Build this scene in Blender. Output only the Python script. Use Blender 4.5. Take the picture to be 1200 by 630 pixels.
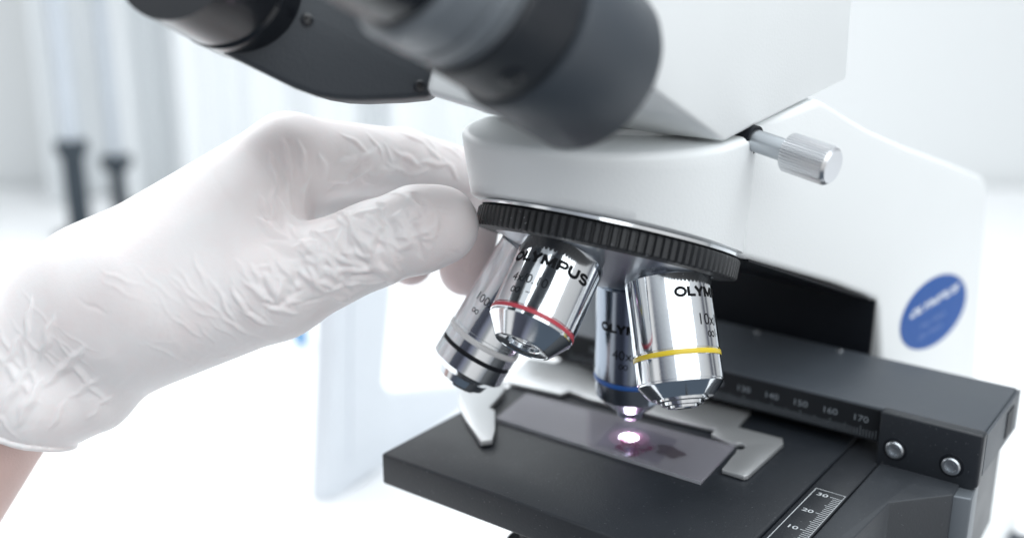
import bpy, bmesh, math, random
import numpy as np
from math import sin, cos, pi, radians, degrees
from mathutils import Vector, Matrix, noise as mnoise

for o in list(bpy.data.objects):
    bpy.data.objects.remove(o)
scene = bpy.context.scene
MM = 0.001                      # everything below is written in millimetres

# ------------------------------------------------------------------ camera
CF, CX, CY, CZ, CYAW, CPIT, CROLL = 1287.91595, 159.25867, -280.23901, 152.49365, 2.20456, -0.29332, 0.00042
FWD = np.array([cos(CPIT)*cos(CYAW), cos(CPIT)*sin(CYAW), sin(CPIT)])
RGT = np.array([sin(CYAW), -cos(CYAW), 0.0])
UPV = np.cross(RGT, FWD)
CAM = np.array([CX, CY, CZ])
cam_d = bpy.data.cameras.new("camera")
cam = bpy.data.objects.new("camera", cam_d)
scene.collection.objects.link(cam)
rot = Matrix([[RGT[i], UPV[i], -FWD[i]] for i in range(3)])
cam.matrix_world = Matrix.Translation(Vector(CAM)*MM) @ rot.to_4x4()
cam_d.sensor_width = 36.0
cam_d.lens = CF/1200*36
cam_d.clip_start = 0.01
cam_d.clip_end = 50
cam_d.dof.use_dof = True
cam_d.dof.focus_distance = 0.302
cam_d.dof.aperture_fstop = 5.2
cam_d.dof.aperture_blades = 0
scene.camera = cam

# ------------------------------------------------------------------ light
world = bpy.data.worlds.new("World")
scene.world = world
world.use_nodes = True
wn, wl = world.node_tree.nodes, world.node_tree.links
wn.clear()
w_out = wn.new('ShaderNodeOutputWorld')
w_bg = wn.new('ShaderNodeBackground')
w_tc = wn.new('ShaderNodeTexCoord')
w_sep = wn.new('ShaderNodeSeparateXYZ')
w_at = wn.new('ShaderNodeMath'); w_at.operation = 'ARCTAN2'
w_mr = wn.new('ShaderNodeMapRange')
w_mr.inputs[1].default_value = -pi; w_mr.inputs[2].default_value = pi
w_rmp = wn.new('ShaderNodeValToRGB')
w_mz = wn.new('ShaderNodeMapRange')
w_mix = wn.new('ShaderNodeMix'); w_mix.data_type = 'RGBA'
wl.new(w_tc.outputs['Generated'], w_sep.inputs[0])
wl.new(w_sep.outputs['Y'], w_at.inputs[0]); wl.new(w_sep.outputs['X'], w_at.inputs[1])
wl.new(w_at.outputs[0], w_mr.inputs[0]); wl.new(w_mr.outputs[0], w_rmp.inputs[0])
wl.new(w_sep.outputs['Z'], w_mz.inputs[0])
w_mz.inputs[1].default_value = 0.30; w_mz.inputs[2].default_value = 0.62
# the room round the bench as a ring of lighter and darker bands (made up to shape the chrome reflections)
BANDS = [(-180, .80), (-154, .62), (-147, .34), (-138, .40), (-131, .95), (-121, .90), (-114, .11), (-90, .075), (-80, .28), (-68, .42),
         (-61, .92), (-36, .80), (-8, .88), (14, .72), (30, .62), (40, .10), (46, .55), (51, .08), (58, .6), (84, .9), (180, .85)]
cr = w_rmp.color_ramp
while len(cr.elements) > 1:
    cr.elements.remove(cr.elements[0])
for i, (dg, v) in enumerate(BANDS):
    e = cr.elements[0] if i == 0 else cr.elements.new((dg+180)/360)
    e.position = (dg+180)/360
    t = min(1, v*1.2)
    e.color = (v*(.86+.14*t), v*(.94+.06*t), v*1.0 if v > .3 else v*1.25, 1)
wl.new(w_mz.outputs[0], w_mix.inputs[0])
wl.new(w_rmp.outputs[0], w_mix.inputs[6])
w_mix.inputs[7].default_value = (0.90, 0.955, 1.0, 1)
w_mlo = wn.new('ShaderNodeMapRange')                     # darker towards the floor
w_mlo.inputs[1].default_value = -.38; w_mlo.inputs[2].default_value = -.58
w_mix2 = wn.new('ShaderNodeMix'); w_mix2.data_type = 'RGBA'
wl.new(w_sep.outputs['Z'], w_mlo.inputs[0]); wl.new(w_mlo.outputs[0], w_mix2.inputs[0])
wl.new(w_mix.outputs[2], w_mix2.inputs[6]); w_mix2.inputs[7].default_value = (.10, .13, .17, 1)
wl.new(w_mix2.outputs[2], w_bg.inputs[0])
w_bg.inputs[1].default_value = 0.80
wl.new(w_bg.outputs[0], w_out.inputs[0])

def area(name, loc, target, sx, sy, power, col=(1, 1, 1)):
    d = bpy.data.lights.new(name, 'AREA')
    d.shape = 'RECTANGLE'; d.size = sx*MM; d.size_y = sy*MM
    d.energy = power; d.color = col
    o = bpy.data.objects.new(name, d)
    scene.collection.objects.link(o)
    o.location = Vector(loc)*MM
    o.rotation_euler = (Vector(target)-Vector(loc)).to_track_quat('-Z', 'Y').to_euler()
    return o
area("window_light", (-640, 130, 520), (-40, -30, 60), 640, 640, 4.2, (0.97, 0.99, 1.0))
area("ceiling_light", (60, 260, 780), (20, 40, 40), 500, 300, 1.6, (0.95, 0.98, 1.0))
area("front_fill_light", (480, -330, 760), (20, 0, 60), 1100, 1100, 6.6, (0.93, 0.975, 1.0))  # soft fill lamp added to brighten the camera side
area("wall_fill_light", (-560, 300, 1000), (-960, 640, 40), 1600, 500, 3.4, (0.97, 0.99, 1.0))  # unseen lamp added to brighten the background wall

scene.view_settings.view_transform = 'Standard'
scene.view_settings.look = 'None'
scene.view_settings.gamma = 1
scene.view_settings.exposure = 0.17
scene.render.engine = 'CYCLES'
scene.cycles.transparent_max_bounces = 32

# ------------------------------------------------------------------ geometry helpers
def ray(px, py):
    return FWD + RGT*((px-600)/CF) + UPV*((315-py)/CF)
def at(px, py, d):              # point d mm in front of the camera
    return CAM + ray(px, py)*d
def on(px, py, axis, val):      # point on the plane axis = val
    d = ray(px, py); k = 'xyz'.index(axis)
    return CAM + d*((val-CAM[k])/d[k])
def on_plane(px, py, P, n):
    d = ray(px, py)
    return CAM + d*(np.dot(np.array(P)-CAM, n)/np.dot(d, n))
def unit(v):
    v = np.array(v, float); return v/np.linalg.norm(v)
def frame_from(d, hint):
    d = unit(d); h = np.array(hint, float)
    e1 = unit(h - d*np.dot(h, d)); e2 = np.cross(d, e1)
    return d, e1, e2

class MB:
    def __init__(s): s.v = []; s.f = []
    def add(s, vs, fs):
        n = len(s.v); s.v += [tuple(map(float, p)) for p in vs]; s.f += [tuple(i+n for i in f) for f in fs]; return s
    def lathe(s, O, d, prof, hint=(0.31, 0.2, 0.9), n=96, a0=0, a1=2*pi):
        # profile: (distance along d, radius); a repeated closed end is capped by radius 0
        d, e1, e2 = frame_from(d, hint); O = np.array(O, float)
        full = abs(a1-a0-2*pi) < 1e-6
        m = n if full else n+1
        vs, fs = [], []
        for (h, r) in prof:
            for i in range(m):
                t = a0+(a1-a0)*i/n
                vs.append(O+d*h+(e1*cos(t)+e2*sin(t))*r)
        for k in range(len(prof)-1):
            for i in range(n):
                j = (i+1) % m
                fs.append((k*m+i, k*m+j, (k+1)*m+j, (k+1)*m+i))
        return s.add(vs, fs)
    def prism(s, poly, ext):
        ext = np.array(ext, float); n = len(poly); poly = [np.array(p, float) for p in poly]
        vs = poly+[p+ext for p in poly]
        fs = [tuple(range(n))[::-1], tuple(range(n, 2*n))]+[(i, (i+1) % n, (i+1) % n+n, i+n) for i in range(n)]
        return s.add(vs, fs)
    def box(s, lo, hi):
        x0, y0, z0 = lo; x1, y1, z1 = hi
        return s.prism([(x0, y0, z0), (x1, y0, z0), (x1, y1, z0), (x0, y1, z0)], (0, 0, z1-z0))
    def loft(s, loops, cap=True):
        n = len(loops[0]); vs = [p for L in loops for p in L]; fs = []
        for k in range(len(loops)-1):
            for i in range(n):
                j = (i+1) % n
                fs.append((k*n+i, k*n+j, (k+1)*n+j, (k+1)*n+i))
        if cap:
            fs.append(tuple(range(n))[::-1]); fs.append(tuple(range((len(loops)-1)*n, len(loops)*n)))
        return s.add(vs, fs)

ROOT_LOC = {}
def obj(name, mb, mat, parent=None, bevel=0, seg=3, sharp=32, merge=True, loc=None):
    me = bpy.data.meshes.new(name)
    base = np.zeros(3)
    if parent is not None:
        base = ROOT_LOC[parent.name]
    elif loc is not None:
        base = np.array(loc, float)
    me.from_pydata([tuple((np.array(p)-base)*MM) for p in mb.v], [], mb.f)
    bm = bmesh.new(); bm.from_mesh(me)
    if merge:
        bmesh.ops.remove_doubles(bm, verts=bm.verts, dist=2e-7)
    bmesh.ops.recalc_face_normals(bm, faces=bm.faces)
    if bevel:
        ed = [e for e in bm.edges if len(e.link_faces) == 2 and e.calc_face_angle(0) > radians(28)]
        bmesh.ops.bevel(bm, geom=ed, offset=bevel*MM, segments=seg, profile=0.5, affect='EDGES', clamp_overlap=True)
    bm.to_mesh(me); bm.free()
    for p in me.polygons: p.use_smooth = True
    me.set_sharp_from_angle(angle=radians(sharp))
    me.materials.append(mat)
    o = bpy.data.objects.new(name, me)
    scene.collection.objects.link(o)
    if parent is not None:
        o.parent = parent; ROOT_LOC[o.name] = ROOT_LOC[parent.name]
    else:
        o.location = Vector(base)*MM; ROOT_LOC[o.name] = base
    return o
def thing(name, label, cat, loc, group=None):
    o = bpy.data.objects.new(name, None); scene.collection.objects.link(o)
    o.empty_display_size = 0.02
    o.location = Vector(loc)*MM; ROOT_LOC[o.name] = np.array(loc, float)
    return tag(o, label, cat, group)
def tag(o, label, cat, group=None):
    o['label'] = label; o['category'] = cat
    if group: o['group'] = group
    return o
def struct(o):
    o['kind'] = 'structure'; return o

# ------------------------------------------------------------------ materials
def mat(name, col, rough=.5, metal=0, vary=.06, vscale=60, bump=0, bscale=900, rvary=.08, spec=.5, sss=0, coat=0, aniso=0, stretch=None, dust=0):
    m = bpy.data.materials.new(name); m.use_nodes = True
    nt = m.node_tree; N, L = nt.nodes, nt.links
    b = N['Principled BSDF']
    tc = N.new('ShaderNodeTexCoord'); vec = tc.outputs['Object']
    if stretch:
        mp = N.new('ShaderNodeMapping'); mp.inputs['Scale'].default_value = stretch
        L.new(vec, mp.inputs[0]); vec = mp.outputs[0]
    n1 = N.new('ShaderNodeTexNoise'); n1.inputs['Scale'].default_value = vscale; n1.inputs['Detail'].default_value = 5
    L.new(vec, n1.inputs['Vector'])
    mx = N.new('ShaderNodeMix'); mx.data_type = 'RGBA'
    L.new(n1.outputs[0], mx.inputs[0])
    mx.inputs[6].default_value = (*[max(0, c*(1-vary)) for c in col], 1)
    mx.inputs[7].default_value = (*[min(1, c*(1+vary)) for c in col], 1)
    cout = mx.outputs[2]
    if dust:                      # sparse pale specks and lint
        n3 = N.new('ShaderNodeTexNoise'); n3.inputs['Scale'].default_value = 1500; n3.inputs['Detail'].default_value = 1
        L.new(tc.outputs['Object'], n3.inputs['Vector'])
        rp = N.new('ShaderNodeMapRange'); rp.inputs[1].default_value = .735; rp.inputs[2].default_value = .80
        rp.inputs[4].default_value = dust
        L.new(n3.outputs[0], rp.inputs[0])
        m3 = N.new('ShaderNodeMix'); m3.data_type = 'RGBA'
        L.new(rp.outputs[0], m3.inputs[0]); L.new(cout, m3.inputs[6]); m3.inputs[7].default_value = (.5, .52, .55, 1)
        cout = m3.outputs[2]
    L.new(cout, b.inputs['Base Color'])
    mr = N.new('ShaderNodeMapRange'); mr.inputs[3].default_value = max(.02, rough-rvary); mr.inputs[4].default_value = rough+rvary
    L.new(n1.outputs[0], mr.inputs[0]); L.new(mr.outputs[0], b.inputs['Roughness'])
    b.inputs['Metallic'].default_value = metal
    b.inputs['Specular IOR Level'].default_value = spec
    if sss:
        b.inputs['Subsurface Weight'].default_value = sss
        b.inputs['Subsurface Radius'].default_value = (1.0, .62, .58)
        b.inputs['Subsurface Scale'].default_value = .0022
    if coat:
        b.inputs['Coat Weight'].default_value = coat; b.inputs['Coat Roughness'].default_value = .08
    if aniso: b.inputs['Anisotropic'].default_value = aniso
    if bump:
        n2 = N.new('ShaderNodeTexNoise'); n2.inputs['Scale'].default_value = bscale; n2.inputs['Detail'].default_value = 3
        L.new(vec, n2.inputs['Vector'])
        bp = N.new('ShaderNodeBump'); bp.inputs['Strength'].default_value = bump; bp.inputs['Distance'].default_value = .0004
        L.new(n2.outputs[0], bp.inputs['Height']); L.new(bp.outputs[0], b.inputs['Normal'])
    return m
def emit(name, col, strength):
    m = bpy.data.materials.new(name); m.use_nodes = True
    nt = m.node_tree; N, L = nt.nodes, nt.links
    N.remove(N['Principled BSDF'])
    e = N.new('ShaderNodeEmission'); e.inputs[0].default_value = (*col, 1); e.inputs[1].default_value = strength
    L.new(e.outputs[0], N['Material Output'].inputs[0]); return m
def thin_glass(name, tint, ior=1.5, rough=.02, haze=(.5, .5, .5), hz=.1, patch=None):
    m = bpy.data.materials.new(name); m.use_nodes = True
    nt = m.node_tree; N, L = nt.nodes, nt.links
    N.remove(N['Principled BSDF'])
    tr = N.new('ShaderNodeBsdfTransparent'); tr.inputs[0].default_value = (*tint, 1)
    gl = N.new('ShaderNodeBsdfGlossy'); gl.inputs['Roughness'].default_value = rough
    df = N.new('ShaderNodeBsdfDiffuse'); df.inputs[0].default_value = (*haze, 1)
    fr = N.new('ShaderNodeFresnel'); fr.inputs[0].default_value = ior
    ge = N.new('ShaderNodeNewGeometry'); sb = N.new('ShaderNodeMath'); sb.operation = 'SUBTRACT'; sb.inputs[0].default_value = 1
    L.new(ge.outputs['Backfacing'], sb.inputs[1]); fm = N.new('ShaderNodeMath'); fm.operation = 'MULTIPLY'
    L.new(fr.outputs[0], fm.inputs[0]); L.new(sb.outputs[0], fm.inputs[1])
    ns = N.new('ShaderNodeTexNoise'); ns.inputs['Scale'].default_value = 60; ns.inputs['Detail'].default_value = 3
    tc = N.new('ShaderNodeTexCoord'); L.new(tc.outputs['Object'], ns.inputs['Vector'])
    mr = N.new('ShaderNodeMapRange'); mr.inputs[3].default_value = hz*.7; mr.inputs[4].default_value = hz*1.3
    L.new(ns.outputs[0], mr.inputs[0])
    m1 = N.new('ShaderNodeMixShader'); L.new(mr.outputs[0], m1.inputs[0]); L.new(tr.outputs[0], m1.inputs[1]); L.new(df.outputs[0], m1.inputs[2])
    m2 = N.new('ShaderNodeMixShader'); L.new(fm.outputs[0], m2.inputs[0]); L.new(m1.outputs[0], m2.inputs[1]); L.new(gl.outputs[0], m2.inputs[2])
    L.new(m2.outputs[0], N['Material Output'].inputs[0]); return m

M_WHITE = mat('white_enamel', (.86, .885, .89), .42, vary=.015, vscale=40, bump=.2, bscale=1300, spec=.45)
M_SEAM = mat('dark_seam', (.02, .022, .025), .6)
M_BLACKP = mat('black_plastic', (.015, .0185, .024), .42, bump=.15, bscale=2200, vary=.2, dust=.25)
M_PLATE = mat('scale_black', (.010, .012, .015), .5, vary=.2, spec=.3)
M_BRKT = mat('bracket_black', (.036, .041, .048), .42, bump=.2, bscale=1900, vary=.2, dust=.2, rvary=.12)
M_RUBBER = mat('black_rubber_grip', (.022, .024, .027), .5, bump=.12, bscale=2500, vary=.25, dust=.5)
M_STAGE = mat('black_stage_coating', (.0145, .0180, .0235), .46, bump=.22, bscale=1700, vary=.18, vscale=45, dust=.22, rvary=.12)
M_STAGE2 = mat('worn_black_coating', (.026, .029, .034), .36, bump=.15, bscale=1500, vary=.3, vscale=70, dust=.3, rvary=.14)
M_LEDGE = mat('dark_grey_coating', (.055, .065, .078), .46, bump=.25, bscale=2600, vary=.12, dust=.3)
M_BLACK = mat('matt_black', (.008, .010, .014), .5, vary=.2, spec=.2)
M_TUBE = mat('charcoal_housing', (.048, .058, .071), .42, bump=.2, bscale=1800, vary=.08)
M_TUBE2 = mat('slate_housing', (.042, .049, .058), .5, bump=.25, bscale=1800, vary=.06)
M_GLOSSB = mat('glossy_black_plastic', (.010, .012, .016), .24, vary=.1, coat=.25)
M_GREYTUBE = mat('grey_eyepiece', (.17, .19, .21), .30, vary=.08, coat=.2)
M_CHROME = mat('polished_chrome', (.80, .83, .86), .095, metal=1, vary=.05, vscale=190, rvary=.055, bump=.02, bscale=1300)
M_CHROME2 = mat('chrome_dark_reflections', (.30, .34, .40), .14, metal=1, vary=.05, rvary=.04, bump=.02, bscale=1300)  # same chrome, with its dark reflections painted into the colour
M_SATIN = mat('satin_aluminium', (.62, .64, .67), .30, metal=1, vary=.06, bump=.10, bscale=1800)
M_KNURL = mat('knurled_aluminium', (.70, .71, .73), .30, metal=1, vary=.05)
M_STEEL = mat('brushed_steel', (.50, .53, .56), .36, metal=1, vary=.06, bump=.06, bscale=1400)
M_CLIP = mat('brushed_clip_plate', (.64, .655, .665), .38, metal=.75, vary=.04, bump=.06, bscale=1500)
M_RED = mat('red_enamel_ring', (.50, .05, .075), .3)
M_YEL = mat('yellow_enamel_ring', (.74, .55, .03), .3)
M_BLU = mat('blue_enamel_ring', (.03, .14, .50), .3)
M_WRING = mat('white_enamel_ring', (.75, .75, .75), .35)
M_INK = mat('black_ink', (.008, .009, .011), .6, spec=.1)
M_WINK = mat('pale_ink', (.55, .58, .60), .5)
M_WINK2 = mat('worn_pale_ink', (.20, .225, .25), .5)
M_LOGO = mat('blue_sticker', (.030, .105, .36), .5, vary=.03, spec=.12)
M_LOGOT = mat('sticker_white', (.75, .80, .88), .45)
M_LOGOT2 = mat('sticker_pale_blue', (.16, .25, .52), .45)
M_LENS = mat('front_lens_glass', (.012, .014, .03), .04, vary=.1, coat=1, spec=.8)
M_GLASS = thin_glass('slide_glass', (.93, .93, .95), 1.55, .05, (.58, .565, .62), .25)
M_COVER = thin_glass('cover_glass', (.95, .95, .97), 1.5, .03, (.6, .55, .62), .03)
M_LAMP = emit('lamp_glow', (1.0, .93, 1.0), 22)
M_GREENW = mat('bench_white', (.90, .91, .92), .4, vary=.01, vscale=3)
M_WALL = mat('wall_paint', (.74, .76, .765), .8, vary=.015, vscale=2)
M_CURT = mat('white_curtain_cloth', (.75, .775, .79), .75, vary=.02, vscale=8)
M_POLE = mat('pale_grey_tube', (.46, .50, .545), .45)
M_SLEEVE = mat('dark_blue_grey_sleeve', (.018, .030, .042), .5)
M_CASE = mat('pale_blue_grey_shell', (.73, .77, .82), .5, vary=.02)
M_TUBEBLUE = mat('blue_cap_plastic', (.10, .30, .55), .4)

# ------------------------------------------------------------------ text
def text_geo(s, size=3.0, bold=0.0, sx=1.0, space=1.0):
    cu = bpy.data.curves.new('t', 'FONT'); cu.body = s; cu.size = 1.0; cu.offset = bold
    cu.dimensions = '2D'; cu.fill_mode = 'FRONT'; cu.resolution_u = 4; cu.space_character = space
    o = bpy.data.objects.new('t', cu); scene.collection.objects.link(o)
    dg = bpy.context.evaluated_depsgraph_get()
    me = bpy.data.meshes.new_from_object(o.evaluated_get(dg))
    v = np.array([(p.co.x, p.co.y) for p in me.vertices])
    bm = bmesh.new(); bm.from_mesh(me)
    for k in range(1, int(v[:, 0].max()/.14)+2):          # cut into narrow strips so that it can follow a barrel
        bmesh.ops.bisect_plane(bm, geom=bm.verts[:]+bm.edges[:]+bm.faces[:], plane_co=(k*.14, 0, 0), plane_no=(1, 0, 0))
    bm.verts.index_update()
    v = np.array([(p.co.x, p.co.y) for p in bm.verts]); f = [tuple(q.index for q in p.verts) for p in bm.faces]
    bm.free()
    bpy.data.objects.remove(o); bpy.data.curves.remove(cu); bpy.data.meshes.remove(me)
    cap = 0.70                                   # cap height of the built-in font at size 1
    v = v*(size/cap); v[:, 0] *= sx
    v[:, 0] -= v[:, 0].min()
    return v, f
def stroke(pts, th, close=False):
    pts = np.array(pts, float); n = len(pts)
    tg = np.zeros_like(pts); 
    for i in range(n):
        a_ = pts[i]-pts[i-1] if (i > 0 or close) else None
        b_ = pts[(i+1) % n]-pts[i] if (i < n-1 or close) else None
        a_ = a_/np.linalg.norm(a_) if a_ is not None else None; b_ = b_/np.linalg.norm(b_) if b_ is not None else None
        t_ = a_ if b_ is None else b_ if a_ is None else a_+b_
        t_ = t_/np.linalg.norm(t_); k_ = 1.0
        if a_ is not None and b_ is not None: k_ = 1/max(.55, np.dot(t_, a_))
        tg[i] = t_*k_
    nm = np.stack([-tg[:, 1], tg[:, 0]], 1)*th/2
    v = np.concatenate([pts+nm, pts-nm]); m_ = n if close else n-1
    return v, [(i, (i+1) % n, (i+1) % n+n, i+n) for i in range(m_)]
def arc(cx, cy, rx, ry, a0, a1, n=14):
    return [(cx+rx*cos(radians(a0+(a1-a0)*i/n)), cy+ry*sin(radians(a0+(a1-a0)*i/n))) for i in range(n+1)]
def seg(a, b, n=6):
    return [(a[0]+(b[0]-a[0])*i/n, a[1]+(b[1]-a[1])*i/n) for i in range(n+1)]
def wordmark(h):                                    # heavy extended capitals, unit height 1
    b = .30; V_, F_ = [], []; x = 0
    def put_(x0, parts):
        for pts, th, cl in parts:
            v, f = stroke(pts, th, cl); n = sum(len(q) for q in V_)
            V_.append(v+np.array([x0, 0])); F_.extend([tuple(i+n for i in q) for q in f])
    put_(0, [(arc(.62, .5, .50, .39, 0, 360, 36)[:-1], b, True)])
    put_(1.32, [([(.13, 1.0)]+[(.13, .5)]+[(.13, .0)], .32, False), (seg((.13, .13), (.88, .13)), .27, False)])
    put_(2.14, [(seg((.10, 1.0), (.55, .45)), .32, False), (seg((1.02, 1.0), (.56, .45)), .32, False), (seg((.56, .52), (.56, 0)), .33, False)])
    put_(3.32, [(seg((.13, 0), (.13, 1)), .32, False), (seg((.18, .93), (.66, .10)), .30, False), (seg((1.14, .93), (.66, .10)), .30, False), (seg((1.19, 0), (1.19, 1)), .32, False)])
    put_(4.80, [(seg((.13, 0), (.13, 1)), .32, False), (seg((.13, .89), (.62, .89))+arc(.66, .655, .23, .235, 90, -90)+seg((.62, .42), (.13, .42)), .27, False)])
    put_(5.88, [(seg((.13, 1), (.13, .45))+arc(.56, .42, .43, .31, 180, 360)+seg((.99, .45), (.99, 1)), .32, False)])
    put_(7.12, [(arc(.54, .70, .40, .19, 20, 180, 10)+arc(.54, .70, .40, .19, 180, 270, 6)[1:]+arc(.56, .30, .42, .20, 90, 0, 6)[1:]+arc(.56, .30, .42, .20, 0, -165, 10)[1:], .27, False)])
    return np.concatenate(V_)*h, F_
def inf_geo(h, w):
    pts = []; N = 40
    for k in range(N):
        t = 2*pi*k/N; dnm = 1+sin(t)**2
        pts.append((w/2+w/2*cos(t)/dnm, h/2+h*1.35*sin(t)*cos(t)/dnm))
    pts = np.array(pts); th = h*.10
    tg = np.roll(pts, -1, 0)-np.roll(pts, 1, 0); tg /= np.linalg.norm(tg, axis=1)[:, None]
    nm = np.stack([-tg[:, 1], tg[:, 0]], 1)
    v = np.concatenate([pts+nm*th, pts-nm*th]); f = [(i, (i+1) % N, (i+1) % N+N, i+N) for i in range(N)]
    return v, f
def rect_geo(x0, y0, x1, y1):
    return np.array([(x0, y0), (x1, y0), (x1, y1), (x0, y1)], float), [(0, 1, 2, 3)]
def put(mb, geo, fn, dx=0, dy=0):
    v, f = geo
    mb.add([fn(x+dx, y+dy) for x, y in v], f)

# ================================================================== SETTING
ZB = -135.0
V2 = unit((FWD[0], FWD[1], 0))                   # horizontal view direction
CAMH = np.array([CX, CY, 0.0])
def hz(px, dist, z):                              # point at image column px, horizontal distance, height z
    return CAMH + V2*dist + RGT*((px-600)/CF)*dist*1.0 + np.array([0, 0, z])
m = MB(); a = CAMH-V2*900-RGT*2500; 
m.prism([(*(CAMH+V2*235-RGT*1500)[:2], ZB), (*(CAMH+V2*235+RGT*1500)[:2], ZB), (*(CAMH+V2*1290+RGT*1500)[:2], ZB), (*(CAMH+V2*1290-RGT*1500)[:2], ZB)], (0, 0, -30))
struct(obj('bench_top', m, M_GREENW, bevel=2))
m = MB(); B = CAMH+V2*1300
m.prism([(*(B-RGT*1700)[:2], -900), (*(B+RGT*1700)[:2], -900), (*(B+RGT*1700)[:2], 1500), (*(B-RGT*1700)[:2], 1500)], V2*40)
struct(obj('wall', m, M_WALL))

# curtain with soft vertical folds behind the hand
m = MB(); n = 260
rows = []
random.seed(5)
ph = [random.uniform(0, 6.28) for _ in range(6)]
front, back = [], []
for i in range(n+1):
    px = 45+ (600-45)*i/n
    s = i/n*555
    fold = 24*sin(s/19+1.6*sin(s/47+ph[0]))+9*sin(s/8.3+ph[1]+sin(s/31))+8*sin(s/60+ph[2])
    front.append(hz(px, 1225+fold, 0)); back.append(hz(px, 1229+fold, 0))
loop = front+back[::-1]
m.loft([[p+np.array([0, 0, z]) for p in loop] for z in (-130, 760)], cap=False)
m.f.append(tuple(range(len(loop)))); 
o = obj('curtain', m, M_CURT, sharp=80, loc=hz(300, 1230, -130))
tag(o, 'white curtain falling in soft vertical folds behind the gloved hand', 'curtain')

def stand(px, py_cap, w_cap, w_low, w_up, dist, label):
    zc = CAM[2]+dist*math.tan(CPIT+math.atan((315-py_cap)/CF))
    base = hz(px, dist, ZB)
    s = dist/CF
    t = thing('support_stand', label, 'stand', base, 'dark sleeved stands in front of the curtain')
    zup = np.array([0, 0, 1.])
    obj('upper_pole', MB().lathe(base, zup, [(0+zc-ZB-20, 0.01), (zc-ZB-20, w_up*s/2), (640, w_up*s/2), (640, .01)], n=24), M_POLE, t)
    obj('sleeve', MB().lathe(base, zup, [(6, .01), (6, w_low*s/2*1.04), (zc-ZB-16, w_low*s/2), (zc-ZB-16, w_up*s/2*.5)], n=24), M_SLEEVE, t)
    obj('collar', MB().lathe(base, zup, [(zc-ZB-17, w_up*s/2*.5), (zc-ZB-16.6, w_low*s/2), (zc-ZB-8, w_cap*s/2), (zc-ZB, w_cap*s/2), (zc-ZB+2, w_cap*s/2*.8), (zc-ZB+2, w_up*s/2*.5)], n=24), M_SLEEVE, t)
    obj('foot', MB().lathe(base, zup, [(0.2, .01), (0.2, 26), (4, 26), (7, w_low*s/2), (7, .01)], n=32), M_SLEEVE, t)
stand(78, 166, 38, 26, 22, 1060, 'wider dark sleeved stand with a flat collar, left of the narrower one')
stand(129, 184, 38, 17, 15, 1110, 'narrower dark sleeved stand, right of the wider one behind the gloved wrist')

# pale equipment stand on the bench behind the hand
zf = lambda dist, py: CAM[2]+dist*math.tan(CPIT+math.atan((315-py)/CF))
E1 = on(384, 588, 'z', ZB); d1 = float(np.dot(E1-CAM, V2))
t = thing('equipment_stand', 'pale blue grey equipment stand with upright and foot, on the bench behind the stage', 'equipment', E1)
Rt = unit(RGT+V2*1.25); Nn = unit(np.cross(Rt, (0, 0, 1)))
def e_at(px, py): return on_plane(px, py, E1, Nn)
m = MB(); m.prism([e_at(384, 588), e_at(402, 582), e_at(560, 470), e_at(560, 448), e_at(462, 458), e_at(452, 448), e_at(470, 250), e_at(398, 250)], -unit(RGT-V2*.2)*11)
obj('upright', m, M_CASE, t, bevel=3)
E2 = e_at(430, 300)
obj('side_panel', MB().prism([e_at(409, 540), e_at(440, 515), e_at(456, 270), e_at(410, 270)], Nn*(1.2 if np.dot(Nn, CAM-E1) > 0 else -1.2)), M_CASE, t, bevel=.5)
b1 = on(353, 403, 'z', ZB)
dd = float(np.dot(b1-CAM, V2))
t = thing('sample_vial', 'small blue capped vial blurred behind the gloved thumb', 'vial', b1)
obj('vial_body', MB().lathe(b1, (0, 0, 1), [(0, .01), (.3, 5.2), (26, 5.4), (26, .01)], n=28), M_TUBEBLUE, t)
obj('vial_cap', MB().lathe(b1, (0, 0, 1), [(26.1, .01), (26.1, 6.2), (36, 6.2), (37, 5.4), (37, .01)], n=28), M_TUBEBLUE, t)
b2 = on(505, 458, 'z', ZB)

# ================================================================== MICROSCOPE
MS = thing('microscope', 'white and black laboratory microscope with four chrome objectives and a black stage', 'microscope', (20, 60, ZB))

# ---- nosepiece geometry (axis A leans towards the user; the 40x hangs straight down)
AL, RN, ZS = radians(21.321), 21.543, 53.556
A = np.array([0, -sin(AL), -cos(AL)]); U = np.array([0, cos(AL), -sin(AL)]); X = np.array([1., 0, 0])
C = np.array([0, 0, ZS])-RN*U
def nose(th):
    rad = cos(th)*U+sin(th)*X
    return C+RN*rad, cos(AL)*A+sin(AL)*rad
# knurled ring
RR = 38.3; NR = 104
prof_n = 8
m = MB()
ringv = []
hs = [(-3.6, -2.0, 0), (-4.0, -.35, 1), (-4.5, 0, 1), (-9.2, 0, 1), (-9.7, -.35, 1), (-10.0, -1.6, 0)]
loops = []
for (h, dr, kn) in hs:
    L = []
    for k in range(NR):
        for fr, dp in ((0.0, -.85), (.16, -.85), (.34, 0), (.82, 0)):
            t_ = 2*pi*(k+fr)/NR
            r = RR+dr+(dp if kn else -.85)
            L.append(C+A*(-h*-1 if False else -(-h))*0+A*(h)+(cos(t_)*U+sin(t_)*X)*r)
    loops.append(L)
inner = []
for h, rr in ((-10.0, 30), (-3.6, 30)):
    inner.append([C+A*h+(cos(2*pi*i/(4*NR))*U+sin(2*pi*i/(4*NR))*X)*rr for i in range(4*NR)])
m.loft(loops+inner+[loops[0]], cap=False)
obj('nosepiece_ring', m, M_RUBBER, MS, sharp=25)
# polished rim above the ring
m = MB().lathe(C, A, [(-10.05, 30), (-10.05, 37.2), (-10.35, 37.7), (-11.2, 37.7), (-11.5, 37.2), (-11.5, 30)], n=160)
obj('polished_rim', m, M_CHROME, MS)
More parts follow.
